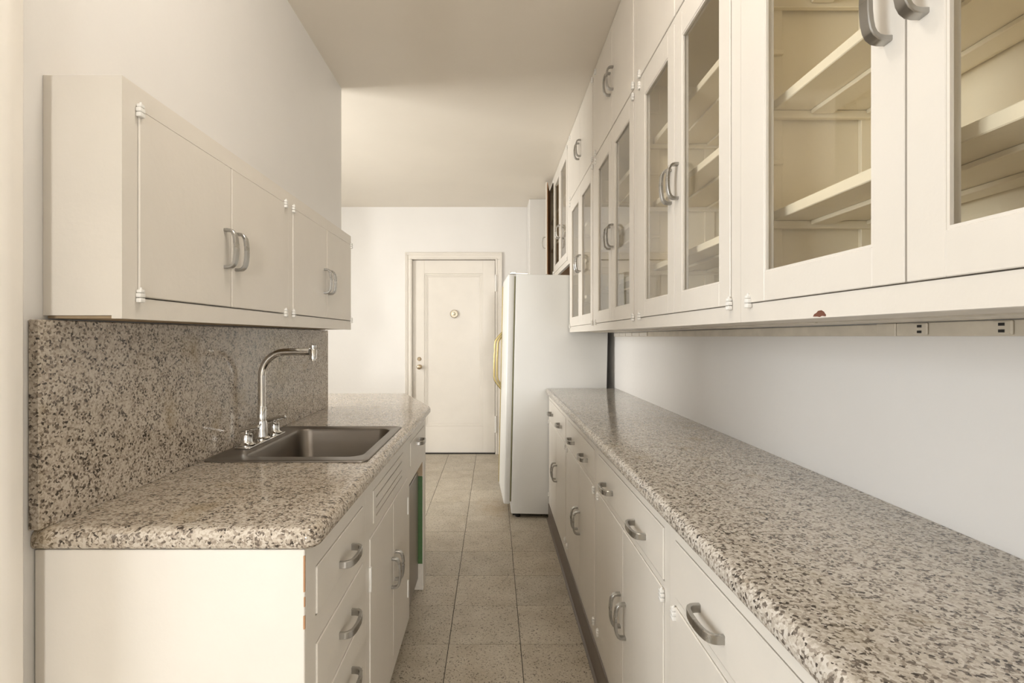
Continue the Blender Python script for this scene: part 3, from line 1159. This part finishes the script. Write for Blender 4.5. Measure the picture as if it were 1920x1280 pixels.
# sink cabinet
t = thing('sink_cabinet', 'cream double-door cabinet with three long vent slots below the sink', 'cabinet', (XBL, 1.385, 0))
y0, y1 = 1.385, 2.085
bm = nb()
frame(bm, -1, XBL, y0 + .0004, y1 - .0004, .094, ZT, [(1.425, 2.05, .15, .702), (1.47, 1.96, .728, .826)])
xa = XL + .002
box(bm, XBL - .03, xa, y0 + .001, y0 + .016, .094, ZT)
box(bm, XBL - .03, xa, y1 - .016, y1 - .001, .094, ZT)
box(bm, XBL - .03, xa, y0 + .016, y1 - .016, .094, .11)
box(bm, xa + .01, xa, y0 + .016, y1 - .016, .11, ZT)
box(bm, XBL - .02, XBL - .03, y0 + .016, y1 - .016, .60, .71)
box(bm, XBL - .065, xa, y0 + .001, y1 - .001, 0, .0945)
obj('body', bm, 'cab', t, smooth=False)
bm = nb()
xa_, xb_ = XBL + .002, XBL - .014
box(bm, xa_, xb_, 1.471, 1.500, .729, .825)
box(bm, xa_, xb_, 1.925, 1.959, .729, .825)
for za, zb in ((.729, .7400), (.7448, .7630), (.7675, .7955), (.8005, .825)):
    box(bm, xa_, xb_, 1.500, 1.925, za, zb)
obj('vent_panel', bm, 'cab', t, 'false front with three narrow vent slots', smooth=False)
ym = 1.755
for k, (a, b) in enumerate(((1.425, ym), (ym, 2.05))):
    d = slab('door', -1, XBL, a, b, .15, .702, t)
    put_handle(XBL + .003, ym + (-.03, .03)[k], .462, -1, True, d)
    yh = (a + .002, b - .002)[k]
    for zc in (.585, .245):
        h = obj('butt_hinge', bx(XBL - .001, XBL + .0065, yh - .006, yh + .006, zc - .035, zc + .035, .0018), 'hinge', d)

# drawer over the open niche
t = thing('niche_cabinet', 'cream cabinet with a single drawer above an open niche with green-painted side', 'cabinet', (XBL, 2.085, 0))
y0, y1 = 2.085, 2.605
bm = nb()
frame(bm, -1, XBL, y0 + .0004, y1, .655, ZT, [(2.125, 2.545, .722, .828)])
box(bm, XBL - .02, xa, y0 + .001, y1, .665, ZT)
box(bm, XBL, xa, y0 + .0004, y0 + .020, .094, .655)
box(bm, XBL - .065, xa, y0 + .0004, y0 + .020, 0, .094)
box(bm, XBL, xa, 2.520, y1, 0, .655)
obj('body', bm, 'cab', t, smooth=False)
obj('side_panel', bx(XBL - .003, XBL - .10, 2.5125, 2.5195, .004, .575, .001), 'green', t, 'green painted inner side of the niche')
obj('side_foot', bx(XBL - .0025, XBL - .10, 2.5121, 2.5124, .004, .135), 'caulk', t, 'peeled grey paint at the bottom of the niche side', smooth=False)
obj('side_patch', bx(XBL - .003, XBL - .10, 2.5130, 2.5195, .577, .654, .001), 'raw', t, 'bare worn wood at the top of the niche')
d = slab('drawer', -1, XBL, 2.125, 2.545, .722, .828, t)
put_handle(XBL + .003, 2.335, .790, -1, False, d)

t = thing('undercounter_appliance', 'brownish grey metal appliance standing in the niche below the single drawer', 'appliance', (-.39, 2.11, 0))
obj('cabinet_box', bx(-.406, XL + .02, 2.112, 2.505, .06, .615, .003), 'dark', t)
obj('front_panel', bx(-.378, -.404, 2.112, 2.505, .065, .60, .004), 'grime', t)
obj('plinth', bx(-.410, -.80, 2.115, 2.503, .0, .059, .002), 'grime', t)

# base below the clipped corner and the slab past the wall
t = thing('peninsula_base', 'cream panelled base below the clipped end of the sink counter', 'cabinet', (-.8, 2.9, 0))
pp = [(-.372, 2.606), (-.574, 3.125), (-1.36, 3.125), (-1.36, 2.606)]
obj('body', prism(nb(), pp, .09, ZT), 'cab', t, smooth=False)
pp2 = [(-.41, 2.607), (-.60, 3.09), (-1.33, 3.09), (-1.33, 2.607)]
obj('plinth', prism(nb(), pp2, 0, .0895), 'cove', t, smooth=False)
a, b = Vector((-.372, 2.606)), Vector((-.574, 3.125))
u = (b - a).normalized()
nrm = Vector((u.y, -u.x))
q0, q1 = a + u * .05, b - u * .05
obj('door', prism(nb(), [tuple(q0), tuple(q0 + nrm * .010), tuple(q1 + nrm * .010), tuple(q1)], .16, .82), 'cab', t, smooth=False)

# ------------------------------------------------------------------ left wall cabinets
XUL = -.713
lz0, lz1 = EYE + .035, EYE + .502
for (y0, y1, ya, ym, yb, lab) in ((.956, 1.734, .998, 1.351, 1.700, 'shallow cream wall cabinet over the sink, at the doorway end'),
                                  (1.734, 2.494, 1.766, 2.126, 2.484, 'shallow cream wall cabinet at the open end of the wall above the backsplash')):
    t = thing('shallow_wall_cabinet', lab, 'cabinet', (XUL, y0, lz0), 'shallow wall cabinets above the backsplash')
    da, db = EYE + .077, EYE + .458
    bm = nb()
    frame(bm, -1, XUL, y0 + .0003, y1 - .0003, lz0, lz1, [(ya, yb, da, db)])
    box(bm, XUL - .02, XL + .0005, y0 + .0003, y1 - .0003, lz0 + .006, lz1)
    obj('body', bm, 'cab', t, smooth=False)
    obj('underside_board', bx(XUL - .024, XL + .001, y0 + .01, y1 - .01, lz0 + .0005, lz0 + .0055), 'raw', t, 'stained brown underside')
    for k, (a, b) in enumerate(((ya, ym), (ym, yb))):
        d = slab('door', -1, XUL, a, b, da, db, t)
        put_handle(XUL + .003, ym + (-.032, .024)[k], EYE + .233, -1, True, d)
        yh = (a + .001, b - .001)[k]
        put_hinge(XUL + .002, yh, da + .004, -1, d)
        put_hinge(XUL + .002, yh, db - .006, -1, d)
